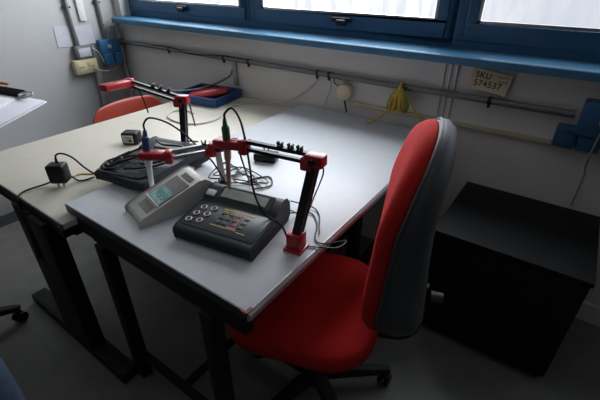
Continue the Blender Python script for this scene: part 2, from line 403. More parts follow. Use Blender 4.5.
# ------------------------------------------------------------------ black cabinet
t = thing('low_cabinet', 'low black cabinet behind the red swivel chair, against the window wall', 'cabinet', (3.040, -.27, 0))
L0 = Matrix.Translation((-3.055, .27, 0))
mb().box((3.065, -.27, .29), (.535, .46, .50), bev=.002).build('carcass', M['cab'], t)
mb().box((3.065, -.265, .5425), (.545, .505, .02), bev=.003).build('top_panel', M['cab'], t)
mb().box((3.065, -.27, .02), (.50, .42, .04)).build('plinth', M['blk'], t)
for x in (2.9335, 3.1965):
    mb().box((x, -.508, .29), (.26, .016, .48), bev=.002).build('door', M['cab'], t)

# ------------------------------------------------------------------ things on the window wall
t = thing('wall_conduit', 'grey metal conduit running along the window wall under the sill', 'conduit', (1.5, -.03, .958))
L0 = Matrix.Translation((-1.5, .03, -.958))
mb().tube([(.035, -.03, .958), (3.105, -.03, .958)], .0145, 14).build('pipe', M['pipe'], t)
mb().tube([(.45, -.045, .972), (.63, -.043, .974), (.9, -.045, .955), (1.18, -.043, .972), (1.39, -.043, .973)], .004, 8, 8).build('strapped_cable', M['blk'], t)
for x in (.633, 1.179, 1.392, 1.896, 1.972, 2.787):
    mb().cyl((x - .008, -.03, .958), (x + .008, -.03, .958), .0165).box((x, -.012, .958), (.016, .03, .02)).box((x, -.036, .938), (.010, .014, .016)).build('clamp', M['blk'], t)
o = MB().box((2.62, -.008, .822), (1.02, .016, .022), bev=.003).build('cream_raceway', M['creamp']); tag(o, 'thin cream cable raceway on the window wall, below the grey conduit', 'raceway')
o = MB().box((1.245, -.010, .875), (.032, .02, .17), bev=.003).build('vertical_raceway', M['paleduct']); tag(o, 'grey vertical raceway above the blue tray on window wall', 'raceway')
b = MB()
for x in (2.565, 2.592, 2.620): b.cyl((x, -.006, .845), (x, -.006, 1.09), .0045, None, 10)
o = b.build('painted_pipe_run', M['wall']); tag(o, 'wall-painted vertical pipe run between yellow cord and cream card', 'pipe')
t = thing('corner_pipe', 'grey pipe standing in the room corner left of the blue sill', 'pipe', (.035, -.035, 0))
MB().cyl((0, 0, .24), (0, 0, 1.09), .016, None, 14).build('pipe', M['paleduct'], t)
MB().box((0, 0, .955), (.05, .05, .05), bev=.008).build('elbow_fitting', M['pipe'], t)

# round cream junction box with a flex dropping from it
t = thing('junction_box', 'small round cream junction box hanging below the grey conduit', 'junction box', (2.07, -.02, .88))
b = MB(); b.mx = Matrix.Rotation(R(90), 4, 'X'); b.lathe([(0, -.02), (.042, -.02), (.045, .01), (.040, .026), (.02, .031), (0, .031)], n=28).build('housing', M['card'], t)
MB().tube([(-.03, -.02, .03), (-.055, -.03, .045), (-.05, -.03, .075), (-.02, -.02, .065)], .004, 8, 6).build('hanger_wire', M['pipe'], t)
MB().tube([(0, -.01, -.035), (.012, -.02, -.06), (.03, -.03, -.098)], .0045, 8, 6).build('dropping_flex', M['blk'], t)
cable('hanging_cable', [(1.965, -.03, .945), (1.975, -.02, .90), (1.955, -.02, .83), (1.935, -.03, .765)], .004, M['papergrey'], 'pale cable hanging from the conduit left of the round junction box')
cable('hanging_cable', [(1.90, -.03, .945), (1.86, -.012, .89), (1.77, -.012, .82), (1.69, -.02, .765), (1.58, -.03, .735), (1.45, -.05, .731), (1.37, -.15, .730), (1.40, -.24, .730)], .0045, M['beigecab'], 'pale cable sagging from conduit down to the beige table behind the tray')

# yellow cord bundle
t = thing('yellow_cord_bundle', 'bunched yellow cord hung over the grey conduit', 'cord', (2.39, -.05, .90))
for k in range(9):
    x = -.05 + .0125 * k; dx = random.uniform(-.01, .01)
    b = MB().tube([(.0 + dx * .4, -.005, .068), (x * .55, -.022, .035), (x, -.020 - .008 * (k % 2), -.02), (x * .9 + dx, -.012, -.055), (x * .6 + dx, -.004, -.02), (x * .35, .008, .03)], .0062, 8, 6)
    b.build('loop', M['olive'] if k in (0, 7, 8) else M['yellow'], t)
MB().tube([(0, .02, .068), (0, 0, .083), (0, -.018, .060), (.0, -.02, .04)], .006, 8, 6).build('hook_loop', M['yellow'], t)
MB().tube([(-.02, -.01, -.035), (-.07, -.03, -.085), (-.12, -.05, -.125), (-.14, -.055, -.13)], .006, 8, 6).build('loose_end', M['yellow'], t)
MB().tube([(.03, -.01, .02), (.08, -.02, -.025), (.12, -.02, -.068)], .006, 8, 6).build('loose_end', M['yellow'], t)

# cream card
t = thing('card_sign', 'handwritten cream card tucked behind the conduit near right', 'sign', (2.76, -.018, 1.035))
TL = Matrix.Rotation(R(4), 4, 'Y') @ Matrix.Rotation(R(-6), 4, 'X')
b = MB(); b.mx = TL; b._add([(-.074, 0, -.038), (.082, 0, -.048), (.088, 0, .038), (-.074, 0, .044), (-.074, .0015, -.038), (.082, .0015, -.048), (.088, .0015, .038), (-.074, .0015, .044)], [(0, 1, 2, 3), (7, 6, 5, 4), (0, 4, 5, 1), (1, 5, 6, 2), (2, 6, 7, 3), (3, 7, 4, 0)]); cd = b.build('card', M['card'], t)
def text(txt, size, mtx, m, parent, name='lettering', ext=.0004):
    cu = bpy.data.curves.new(name, 'FONT'); cu.body = txt; cu.size = size; cu.extrude = ext; cu.space_character = 1.08; cu.offset = size * .012
    o = bpy.data.objects.new('tmp', cu); C.objects.link(o); bpy.context.view_layer.update()
    me = bpy.data.meshes.new_from_object(o.evaluated_get(bpy.context.evaluated_depsgraph_get())); bpy.data.objects.remove(o)
    me.transform(mtx); me.materials.clear(); me.materials.append(m); me.name = name
    o = bpy.data.objects.new(name, me); C.objects.link(o); o.parent = parent; return o
FR = Matrix.Rotation(R(90), 4, 'X')
text('SKU', .034, TL @ Matrix.Translation((-.058, -.001, .008)) @ FR, M['ink'], cd)
text('574537', .036, TL @ Matrix.Translation((-.058, -.001, -.026)) @ FR, M['ink'], cd)
b = MB(); b.mx = TL
for z0, x0, n in ((.024, .030, 6), (.006, .036, 5)):
    for k in range(n): b.bar((x0 + k * .008, -.001, z0 - .004), (x0 + .005 + k * .008, -.001, z0 + .005), .001, .0022, (0, 1, 0)); b.bar((x0 + .004 + k * .008, -.001, z0 + .004), (x0 + .008 + k * .008, -.001, z0 - .003), .001, .002, (0, 1, 0))
b.build('scribble', M['ink'], cd)

# blue sockets at right, on the window wall
t = thing('wall_socket_block', 'dark blue socket block at right end of the grey conduit, beside the card', 'socket', (3.205, 0, .93))
MB().box((.01, -.0325, .025), (.19, .065, .135), bev=.006).build('housing', M['bluedark'], t)
for x in (-.108, -.025, .06):
    f = MB().box((x, -.027, -.062), (.076, .054, .085), bev=.006).build('flap_cover', M['bluedark'], t)
    MB().box((x, -.056, -.030), (.06, .006, .012), bev=.002).build('flap_lip', M['bluedark'], f)
t2 = thing('wall_plug', 'pale plug with a drooping lead in the blue socket block at right', 'plug', (3.20, -.075, .955))
MB().cyl((0, .008, 0), (0, -.03, 0), .016, .013).build('plug_body', M['creamp'], t2)
MB().tube([(0, -.03, 0), (.0, -.05, -.01), (-.004, -.055, -.05), (-.006, -.05, -.12), (.0, .0, -.19), (.01, .055, -.24), (.01, .06, -.385)], .003, 8, 6).build('lead', M['beigepost'], t2)

# ------------------------------------------------------------------ things on the left wall
for y, lab, z1 in ((-.367, 'dark edged conduit rising from the grey switch box on left wall', .965), (-.140, 'grey conduit rising from the blue socket on the left wall', .985)):
    t = thing('riser_conduit', lab, 'conduit', (.018, y, z1)); MB().cyl((0, 0, 0), (0, 0, H - z1 - .01), .0125, None, 14).build('pipe', M['pipe'], t)
    MB().box((-.006, 0, .5), (.02, .05, .012)).box((-.006, 0, .25), (.02, .05, .012)).build('clamp', M['blk'], t)
o = MB().box((.009, -.268, 1.93), (.016, .05, 1.62), bev=.003).build('white_raceway', M['white']); tag(o, 'white vertical raceway between the two conduits on left wall', 'raceway')
o = MB().box((.003, -.432, 1.03), (.002, .118, .135), Matrix.Rotation(R(-3), 4, 'X')).build('notice_sheet', M['papergrey']); tag(o, 'pale notice sheet on left wall, left of the conduits', 'paper')
o = MB().box((.019, -.288, 1.03), (.002, .125, .13), Matrix.Rotation(R(2), 4, 'X')).build('notice_sheet', M['papergrey']); tag(o, 'pale notice sheet on left wall between the conduits', 'paper')
t = thing('switch_box', 'grey switch box directly above the cream socket on left wall', 'switch', (0, -.338, .918))
MB().box((.025, 0, 0), (.05, .128, .092), bev=.004).build('housing', M['pipe'], t)
MB().box((.0515, 0, 0), (.003, .09, .06), bev=.001).build('cover_plate', M['papergrey'], t)
t = thing('wall_socket', 'cream double socket on left wall under the grey switch box', 'socket', (0, -.352, .82))
MB().box((.028, 0, 0), (.056, .168, .098), bev=.006).build('housing', M['cream'], t)
for y in (-.04, .04):
    f = MB().box((.058, y, 0), (.005, .062, .062), bev=.002).build('socket_face', M['cream'], t)
    MB().cyl((.059, y - .010, 0), (.0615, y - .010, 0), .005, None, 10).cyl((.059, y + .010, 0), (.0615, y + .010, 0), .005, None, 10).build('pin_hole', M['blk'], f)
t = thing('wall_socket_block', 'bright blue twin socket block on the left wall near the corner', 'socket', (0, -.135, .89))
MB().box((.03, 0, .045), (.06, .155, .10), bev=.006).build('housing', M['bluebox'], t)
MB().box((.0612, -.01, .045), (.003, .028, .026), bev=.001).build('white_mark', M['white'], t)
for y in (-.04, .04):
    f = MB().box((.04, y, -.045), (.08, .072, .082), bev=.01).build('flap_cover', M['bluebox'], t)
    MB().box((.081, y, -.015), (.006, .05, .012), bev=.002).build('flap_lip', M['bluebox'], f)
cable('wall_flex', [(.06, -.31, .81), (.09, -.28, .785), (.08, -.20, .765), (.06, -.12, .775), (.05, -.09, .80)], .005, M['creamp'], 'pale flex drooping from the cream socket to the blue socket block')
cable('wall_flex', [(.03, -.14, 1.10), (.025, -.10, 1.075), (.025, -.04, 1.07), (.04, .0, 1.085)], .004, M['creamp'], 'thin flex from the wall conduit to the left end of the blue sill')
cable('wall_flex', [(.055, -.28, .94), (.07, -.25, .91), (.06, -.23, .87), (.06, -.22, .83)], .005, M['creamp'], 'short cream flex beside the grey switch box')
o = MB().box((.018, -.268, .555), (.036, .045, .45), bev=.003).build('drop_raceway', M['paleduct']); tag(o, 'grey raceway dropping behind the table from the left wall socket', 'raceway')

# ------------------------------------------------------------------ blue tray and what lies in it
TA = R(8)
t = thing('storage_tray', 'shallow blue plastic tray on the beige table, against the window wall', 'tray', (1.165, -.185, BT), R(9))
b = MB(); b.box((0, 0, .003), (.31, .27, .006)); b.box((0, -.1325, .027), (.32, .006, .052)).box((0, .1325, .027), (.32, .006, .052)).box((-.157, 0, .027), (.006, .27, .052)).box((.157, 0, .027), (.006, .27, .052))
b.build('tray_body', M['tray'], t)
b = MB(); b.box((0, -.137, .05), (.33, .012, .006)).box((0, .137, .05), (.33, .012, .006)).box((-.162, 0, .05), (.012, .28, .006)).box((.162, 0, .05), (.012, .28, .006)); b.build('rim', M['tray'], t)
rt_ = Matrix.Translation((1.165, -.185, BT)) @ Matrix.Rotation(R(9), 4, 'Z')
o = thing('red_pouch', 'glossy red pouch lying in the blue tray', 'pouch', rt_ @ Vector((.03, -.02, .006)), R(50))
b = MB(); b.loft([[(x, w * math.cos(a), .034 + .06 * (x + .13) + .8 * h * math.sin(a)) for a in [2 * PI * k / 14 for k in range(14)]] for x, w, h in ((-.13, .02, .008), (-.12, .05, .02), (-.05, .062, .032), (.03, .06, .040), (.10, .045, .034), (.12, .018, .014))]); b.build('body', M['redp'], o)
b = MB(); b.bar((-.09, -.005, .060), (.06, -.005, .078), .006, .005); b.build('seam', M['chip'], o)
o = thing('black_charger', 'black charger lump in the far left corner of the blue tray', 'charger', rt_ @ Vector((-.08, .085, .006)), R(25))
MB().box((0, 0, .03), (.09, .055, .055), bev=.01).build('body', M['blk'], o); MB().cyl((.045, 0, .03), (.07, 0, .035), .008, .005).build('strain_relief', M['blk'], o)
p = [rt_ @ Vector(v) for v in ((-.20, -.17, .07), (-.12, -.10, .062), (-.05, -.03, .066), (.0, .04, .08), (.02, .10, .09), (.06, .16, .12), (.08, .175, .17))]
cable('grey_lead', p, .006, M['pipe'], 'grey lead lying across the blue tray')
cable('beige_lead', [(1.66, -.03, .7305), (1.58, -.06, .7305), (1.47, -.09, .7305), (1.40, -.20, .7305), (1.44, -.31, .7305), (1.50, -.44, .7305), (1.47, -.56, .7305), (1.36, -.60, .7305), (1.24, -.57, .7305), (1.19, -.49, .7305), (1.24, -.44, .7305), (1.32, -.45, .7305)], .005, M['beigecab'], 'beige cable looping over the beige table in front of the tray')

# ------------------------------------------------------------------ plug adapters
def adapter(label, loc, rz, d, m, prongs, extra=None):
    t = thing('power_adapter', label, 'adapter', loc, rz)
    MB().box((0, 0, d[2] / 2), d, bev=.009, seg=3).build('body', m, t)
    for p, q in prongs: MB().cyl(p, q, .0032, None, 10).build('prong', M['steel'], t)
    return t
a = adapter('black power adapter standing on its prongs on the beige table front edge', (1.578, -1.325, BT + .020), R(38), (.064, .052, .074), M['blk'], [((-.010, -.01, .001), (-.010, -.01, -.0195)), ((.010, -.01, .001), (.010, -.01, -.0195))])
MB().box((0, -.0265, .04), (.044, .002, .05)).build('face_plate', M['meterlow'], a)
MB().cyl((.0, .01, .073), (.0, .012, .091), .006, .004).build('strain_relief', M['blk'], a)
a = adapter('black power adapter with a white label, behind the wired dark meter', (1.415, -.91, BT), R(30), (.078, .06, .058), M['blk'], [((.038, 0, .02), (.055, 0, .02)), ((.038, 0, .038), (.055, 0, .038))])
lb = MB().box((-.004, -.0308, .029), (.05, .0015, .038)).build('rating_label', M['white'], a)
b = MB();
for k in range(4): b.box((-.004, -.032, .017 + .008 * k), (.038 - .006 * (k % 2), .001, .002))
b.box((.006, -.032, .022), (.014, .001, .012)); b.build('label_print', M['ink'], lb)
a = adapter('black power adapter lying prongs up on the grey table, behind the arm', (2.11, -.742, GT), R(20), (.095, .062, .034), M['blk'], [((-.008, 0, .033), (-.008, .002, .06)), ((.010, 0, .033), (.010, .002, .06))])
MB().box((0, 0, .036), (.042, .034, .005), bev=.002).build('prong_plate', M['blk'], a)

# ------------------------------------------------------------------ bench meters
def meter(label, loc, rz, tilt, rings, sx=1., sy=1.):
    t = thing('bench_meter', label, 'meter', loc, rz); t.rotation_euler = (0, tilt, rz)
    W, D = .13 * sx, .135 * sy
    # side profile (y, z): low sloping keypad in front, raised display hump behind
    low = [(-D, .006), (-D + .006, .0), (D - .012, 0), (D, .012), (D, .022), (-D, .022)]
    MB().prism(low, -W, W).build('base_shell', M['meterlow'], t, .002)
    top = [(-D, .0222), (D, .0222), (D - .002, .050), (D - .02, .066), (D - .038, .068), (.045 * sy, .054), (.034 * sy, .045), (-D + .012, .034), (-D + .002, .029)]
    MB().prism(top, -W, W).build('top_shell', M['meter'], t, .004)
    def slope(y): return .034 + (y + D - .012) / (.034 * sy + D - .012) * .011
    ang = math.atan2(.011, .034 * sy + D - .012); cy = (-D + .012 + .034 * sy) / 2
    kp = Matrix.Translation((0, cy, slope(cy) + .0006)) @ Matrix.Rotation(ang, 4, 'X')
    b = MB(); b.mx = kp; b.box((.0, 0, 0), (W * 1.86, .130 * sy, .0018), bev=.0005); k = b.build('key_panel', M['overlay'], t)
    # display on the hump
    a2 = math.atan2(.068 - .054, D - .038 - .045 * sy); cy2 = (.045 * sy + D - .038) / 2 + .002
    dp = Matrix.Translation((.008, cy2, .061)) @ Matrix.Rotation(a2, 4, 'X')
    b = MB(); b.mx = dp; b.box((0, 0, .0008), (.185, .048, .0025)).build('display_bezel', M['meterlow'], t)
    b = MB(); b.mx = dp; b.box((-.004, 0, .0022), (.160, .034, .0018)).build('display', M['lcd'], t)
    if rings:
        b = MB(); b.mx = kp
        for x0, x1, y, h in ((-.035, .075, .046, .005), (-.035, -.015, .036, .004), (.0, .035, .020, .0025), (-.035, .05, -.030, .003), (-.02, .02, .02, .0025), (.055, .085, -.035, .003)): b.box(((x0 + x1) / 2, y, .0012), (x1 - x0, h, .0006))
        b.build('yellow_print', M['yel'], k)
        b = MB(); b.mx = kp; b.box((.035, .012, .0012), (.012, .05, .0006)).box((.02, .030, .00118), (.05, .006, .0006)).box((.032, -.025, .0012), (.03, .012, .0006)).build('red_print', M['redpr'], k)
        b = MB(); b.mx = kp
        for i in range(4):
            for j in range(3): b.box((-.02 + .0235 * i + (.006 if i > 2 else 0), .026 - .02 * j, .0013), (.016, .010, .0012), bev=.0004)
        b.build('keys', M['meterlow'], k, kind=None)
        for i in range(3):
            for j in range(2):
                x, y = -.108 + .034 * j + .004 * i, .0 + .032 * i - .034 + .006 * j
                b = MB(); b.mx = kp; pts = [(x + .0085 * math.cos(2 * PI * q / 20), y + .0085 * math.sin(2 * PI * q / 20), .002) for q in range(21)]
                rg = b.tube(pts, .0018, 8).build('button_ring', M['ringp'], k)
                b = MB(); b.mx = kp; b.cyl((x, y, .0005), (x, y, .003), .0072, .0066, 16).build('button', M['blk'], rg)
        b = MB(); b.mx = Matrix.Translation((-.112, D - .070, .059)) @ Matrix.Rotation(a2, 4, 'X'); b.box((0, 0, .001), (.032, .022, .004), bev=.0012).build('power_key', M['papergrey'], t)
    else:
        b = MB(); b.mx = kp
        for i in range(5):
            for j in range(3): b.box((-.07 + .035 * i, .034 - .034 * j, .0013), (.022, .018, .0015), bev=.0005)
        b.build('keys', M['meterlow'], k)
    b = MB()
    for x in (-.09, -.05, .03, .09): b.cyl((x, D - .002, .03), (x, D + .010, .03), .006, None, 10)
    b.build('rear_connectors', M['steel'], t)
    for x in (-W + .02, W - .02): MB().cyl((x, -D + .03, -.002), (x, -D + .03, .002), .008, None, 12).cyl((x, D - .03, -.002), (x, D - .03, .002), .008, None, 12).build('rubber_foot', M['blk'], t)
    return t
meter('charcoal bench meter with six ringed buttons, nearest on the grey table', (2.350, -1.182, GT + .002), R(10.5), 0, True, 1.0, .88).scale = (1, 1, 1.22)
meter('dark bench meter heaped with black cables, straddling both tables', (1.82, -1.072, .7665), R(6), R(-4), False, 1.06, 1.22)

# wedge display
t = thing('wedge_display', 'light grey wedge display with a teal screen on the grey table', 'display', (2.056, -1.3315, GT), 0)
# local: +Y' = length direction u, X' = width
ua = math.atan2(.117, .034) - PI / 2; t.rotation_euler = (0, 0, ua)
W = .0675
body = [(0, .002), (.0, .016), (.012, .025), (.205, .092), (.225, .092), (.243, .078), (.243, .050), (.200, .0), (.01, 0)]
MB().prism(body, -W, W).build('body', M['wedge'], t, .006)
sa = math.atan2(.092 - .025, .205 - .012)
def sz(y): return .025 + (y - .012) * math.tan(sa)
dm = Matrix.Translation((.002, .122, sz(.122) + .0012)) @ Matrix.Rotation(sa, 4, 'X')
b = MB(); b.mx = dm; b.box((0, 0, 0), (.094, .115, .003)).build('display_recess', M['wedged'], t)
b = MB(); b.mx = dm; b.box((0, -.025, .0012), (.080, .056, .0025)); lc = b.build('display', M['lcdt'], t)
b = MB(); b.mx = dm
for i in range(3):
    for x, y, w, h in ((0, .012, .012, .0025), (0, 0, .012, .0025), (0, -.012, .012, .0025), (-.007, .006, .0025, .011), (.007, -.006, .0025, .011), (.007, .006, .0025, .011)): b.box((-.024 + .024 * i + x, -.025 + y, .0027), (w, h, .0008))
b.build('digits', M['lcdseg'], lc)
b = MB(); b.mx = dm; b.box((0, -.0585, .0022), (.098, .005, .006), bev=.001).build('bezel_strip', M['white'], t)
b = MB(); b.mx = Matrix.Translation((.002, .193, sz(.193) + .0002)) @ Matrix.Rotation(sa, 4, 'X')
for i in range(7): b.box((-.030 + .010 * i, 0, .0006), (.006, .020, .0016))
b.build('vent_slots', M['wedged'], t)
b = MB(); b.mx = Matrix.Translation((.004, .045, sz(.045) + .0002)) @ Matrix.Rotation(sa, 4, 'X'); b.box((0, 0, .0005), (.075, .030, .001)).build('badge_plate', M['wedged'], t)

# ------------------------------------------------------------------ electrode arms
def arm(label, base, elbow, h0, h1, zbase, postm, barm, clips, holes, base_d=(.044, .046, .052), pw=.024, basem=None):
    t = thing('electrode_stand', label, 'electrode arm', (base[0], base[1], zbase))
    L = Matrix.Translation((-base[0], -base[1], -zbase))
    def m_(): b = MB(); b.mx = L; return b
    base, elbow, h0, h1 = map(Vector, (base, elbow, h0, h1)); d = (h0 - elbow); dn = d.normalized(); hd = Vector((d.x, d.y, 0)).normalized(); side = Vector((-hd.y, hd.x, 0))
    rz = math.atan2(hd.y, hd.x)
    b = m_(); b.box((base.x, base.y, zbase + .004), (base_d[0] * 1.25, base_d[1] * 1.25, .008), rz, .002); b.box((base.x, base.y, zbase + base_d[2] / 2 + .004), (base_d[0], base_d[1], base_d[2]), rz, .006); b.build('base', basem or M['redp'], t)
    b = m_(); p0 = Vector((base.x, base.y, zbase + .03)); 
    for s in (-1, 1): b.bar(p0 + side * s * pw * .42, elbow + side * s * pw * .42, pw * .30, pw, tuple(hd))
    b.bar(p0 - hd * pw * .3, elbow - hd * pw * .3, pw, pw * .25, tuple(hd)); b.build('post', postm, t)
    b = m_(); b.box(elbow, (.052, .036, .032), rz, .005); b.box(elbow + hd * .02 + Vector((0, 0, -.014)), (.034, .034, .034), rz, .004); e = b.build('elbow', M['redp'], t)
    
    for s in (-1, 1): m_().cyl(elbow + side * .018 * s, elbow + side * .026 * s, .009, None, 14).build('pivot_screw', M['blk'], e)
    for s in (-1, 1):
        up_ = Vector((0, 0, .011 * s))
        b = m_(); b.bar(elbow + up_ + hd * .015, h0 + up_, .012 if s > 0 else .010, .010, (0, 0, 1)); b.build('parallel_bar', barm, t)
    hdv = h1 - h0; hn = Vector((hdv.x, hdv.y, 0)).normalized(); hs = Vector((-hn.y, hn.x, 0)); hr = math.atan2(hn.y, hn.x)
    b = m_(); b.bar(h0 - hn * .012, h1, .040, .026, (0, 0, 1), .005); b.box(h0 - hn * .005 + Vector((0, 0, -.004)), (.026, .034, .044), hr, .005); hh = b.build('electrode_holder', M['redp'], t)
    for u in holes:
        c = h0.lerp(h1, u) + Vector((0, 0, .0115))
        b = m_(); b.cyl(c, c + Vector((0, 0, .0025)), .010, None, 16).build('holder_hole', M['chip'], hh)
    for u in clips:
        c = elbow.lerp(h0, u) + Vector((0, 0, .017))
        b = m_(); b.box(c, (.014, .012, .006), rz); 
        for s in (-1, 1): b.bar(c + hd * .003 * s, c + hd * .007 * s + Vector((0, 0, .012)), .010, .004, tuple(hd))
        b.build('cable_clip', M['blk'], t)
    return t
arm('red jointed electrode arm with tall black post at the right edge of grey table', (2.56, -1.15), (2.598, -1.12, 1.035), (2.375, -1.145, 1.030), (2.285, -1.158, 1.020), GT, M['blk'], M['blk'], (.20, .32, .46), (.3,))
arm('red electrode arm with pale post, behind the wedge display', (2.125, -1.005), (2.155, -1.045, .935), (2.062, -1.172, .925), (1.985, -1.222, .925), GT, M['beigepost'], M['steel'], (.25,), (.45,), (.036, .036, .02), .02, M['blk'])
arm('red electrode arm with slim black post on the beige table, farthest back', (1.742, -.862), (1.785, -.868, .99), (1.585, -.965, 1.045), (1.615, -1.095, 1.055), BT, M['blk'], M['blk'], (.25, .40, .54), (.5,))
# prop rod under the far arm
def electrode(label, top, mid, tip, capm, bodym, r=.0085):
    top, mid, tip = map(Vector, (top, mid, tip)); t = thing('electrode', label, 'electrode', tip)
    L = Matrix.Translation(-tip)
    def m_(): b = MB(); b.mx = L; return b
    ax = (tip - top).normalized()
    m_().tube([top, top.lerp(mid, .25), top.lerp(mid, .3), mid], [r * .55, r * .75, r * 1.15, r * 1.2], 14).build('cap', capm, t)
    m_().tube([mid, mid.lerp(tip, .30), mid.lerp(tip, .34), mid.lerp(tip, .9), tip], [r * 1.15, r * 1.1, r * .85, r * .75, r * .45], 14).build('shaft', bodym, t)
    return t
electrode('electrode with blue cap and white shaft, in arm behind the wedge display', (1.990, -1.190, 1.000), (2.000, -1.205, .925), (1.985, -1.205, .79), M['bluecap'], M['clear'], .011)
electrode('electrode with green cap and coppery shaft, in the arm over the nearest meter', (2.338, -1.168, 1.100), (2.322, -1.152, 1.02), (2.275, -1.118, .85), M['green'], M['copper'], .0095)

# ------------------------------------------------------------------ loose cables
cable('adapter_cable', [(1.575, -1.317, .832), (1.580, -1.315, .850), (1.595, -1.30, .856), (1.612, -1.275, .835), (1.618, -1.24, .775), (1.625, -1.21, .745), (1.66, -1.17, .765), (1.70, -1.13, .80)], .0035, M['blk'], 'black cable arching from the top of the front adapter to the wired meter')
cable('adapter_cable', [(1.62, -1.22, .732), (1.60, -1.27, .731), (1.575, -1.30, .760), (1.53, -1.36, .735), (1.515, -1.43, .731), (1.535, -1.467, .726), (1.55, -1.475, .69), (1.545, -1.478, .60), (1.54, -1.482, .50), (1.55, -1.485, .46), (1.575, -1.484, .49), (1.56, -1.480, .58), (1.52, -1.477, .66)], .0035, M['blk'], 'black cable running behind the front adapter and down over the table edge')
o = thing('cable_tie', 'yellow twist tie around the cables left of the wired meter', 'cable tie', (1.60, -1.235, .745), R(35))
MB().box((0, 0, 0), (.05, .008, .008), bev=.002).build('band', M['yellow'], o); MB().bar((-.02, 0, 0), (-.055, -.012, -.006), .004, .004).bar((-.02, .0, .0), (-.05, .014, -.008), .004, .004).build('ends', M['yellow'], o)
cable('electrode_cable', [(1.990, -1.190, 1.0), (1.987, -1.186, 1.02), (1.995, -1.165, 1.035), (2.02, -1.12, 1.01), (2.055, -1.08, .96), (2.085, -1.05, .90), (2.11, -1.03, .86), (2.16, -1.03, .80), (2.12, -1.0, .764)], .0032, M['blk'], 'black cable arching from the blue capped electrode')
cable('electrode_cable', [(2.338, -1.168, 1.10), (2.340, -1.165, 1.118), (2.352, -1.150, 1.128), (2.372, -1.145, 1.10), (2.385, -1.145, 1.05), (2.40, -1.150, .98), (2.42, -1.160, .90), (2.445, -1.150, .835), (2.49, -1.13, .80), (2.52, -1.14, .775)], .0032, M['blk'], 'black cable arching from the green capped electrode down over the nearest meter')
cable('electrode_cable', [(2.36, -1.145, 1.005), (2.345, -1.12, .96), (2.30, -1.06, .88), (2.24, -.98, .785), (2.18, -.93, .765), (2.22, -.86, .764), (2.27, -.91, .764), (2.24, -.97, .766)], .0028, M['blk'], 'thin black cable falling from the holder behind the nearest meter')
def tangle(label, cx, cy, z, rx, ry, n, r, seed, rise=.0):
    rnd = random.Random(seed); pts = []
    for k in range(n):
        a = k * 2.1 + rnd.uniform(-.5, .5); q = rnd.uniform(.45, 1)
        pts.append((cx + rx * q * math.cos(a), cy + ry * q * math.sin(a), z + r + rnd.uniform(0, .012) + rise * rnd.random()))
    return cable('tangled_cable', pts, r, M['blk'], label, None, 7)
tangle('tangled black cable on the grey table behind the nearest meter', 2.17, -.93, GT, .13, .09, 10, .0024, 3)
tangle('second black cable tangle, toward the wedge display, behind the nearest meter', 2.06, -.93, GT, .10, .10, 7, .0024, 5)
# black leads heaped on the wired meter
mm = Matrix.Translation((1.82, -1.072, .7665)) @ Matrix.Rotation(R(6), 4, 'Z') @ Matrix.Rotation(R(-4), 4, 'Y')
for sd, lab in ((11, 'thick black lead on the wired meter, nearest its front edge'), (12, 'black lead crossing the middle of the wired meter'), (13, 'black lead looped over the left half of the wired meter'), (14, 'black lead running over the right half of the wired meter'), (15, 'black lead curling at the left corner of the wired meter')):
    rnd = random.Random(sd); pts = []
    if sd == 11: q = [(-.16, -.10, .03), (-.13, -.15, .035), (-.05, -.158, .04), (.03, -.160, .045), (.10, -.155, .045), (.14, -.12, .055)]
    elif sd == 12: q = [(-.14, -.09, .045), (-.06, -.03, .06), (.02, -.07, .055), (.09, -.02, .06), (.12, .06, .08), (.05, .14, .09)]
    elif sd == 13: q = [(-.15, -.12, .04), (-.12, -.04, .055), (-.08, .03, .07), (-.02, .02, .075), (-.05, -.06, .06), (-.11, -.10, .05), (-.15, -.06, .045), (-.13, .0, .055)]
    elif sd == 14: q = [(-.02, -.12, .048), (.04, -.10, .052), (.10, -.06, .058), (.13, .02, .065), (.09, .07, .08), (.0, .06, .08), (-.06, .08, .085)]
    else: q = [(-.17, -.14, .01), (-.145, -.11, .045), (-.10, -.12, .045), (-.09, -.07, .058), (-.13, -.06, .05), (-.15, -.10, .045), (-.11, -.14, .042), (-.06, -.13, .045)]
    cable('meter_lead', [mm @ Vector(v) for v in q], .0055 if sd in (11, 15) else .004, M['blk'], lab)
cable('meter_cable', [(2.45, -1.03, .785), (2.50, -1.02, .775), (2.53, -1.06, .80), (2.575, -1.09, .90), (2.60, -1.085, .98), (2.605, -1.10, 1.02)], .0022, M['pipe'], 'thin grey cable climbing beside the tall black post')
cable('meter_cable', [(2.44, -1.05, .78), (2.47, -1.0, .768), (2.50, -.98, .764), (2.545, -1.02, .764), (2.585, -1.09, .764), (2.62, -1.09, .7645), (2.665, -1.05, .77), (2.66, -1.09, .768), (2.61, -1.115, .764), (2.585, -1.13, .764)], .0023, M['blk'], 'black cable looping past the right table edge by the red base')
cable('meter_cable', [(2.42, -.99, .79), (2.48, -.95, .768), (2.52, -.97, .764), (2.56, -1.03, .764), (2.58, -1.06, .766)], .0022, M['blk'], 'short black cable behind the tall black post')
cable('arm_cable', [(1.625, -.955, 1.03), (1.635, -.95, .99), (1.64, -.945, .95), (1.642, -.942, .925)], .003, M['blk'], 'short black lead dangling from the farthest red holder')
cable('adapter_cable', [(1.45, -.90, .745), (1.50, -.86, .733), (1.58, -.84, .731), (1.66, -.87, .740), (1.72, -.92, .78)], .0032, M['blk'], 'black cable from the labelled adapter to the wired meter')
cable('thin_lead', [(1.66, -.72, .7285), (1.60, -.76, .7285), (1.60, -.82, .7285), (1.68, -.86, .735)], .0028, M['blk'], 'thin black lead on the beige table by the farthest arm')
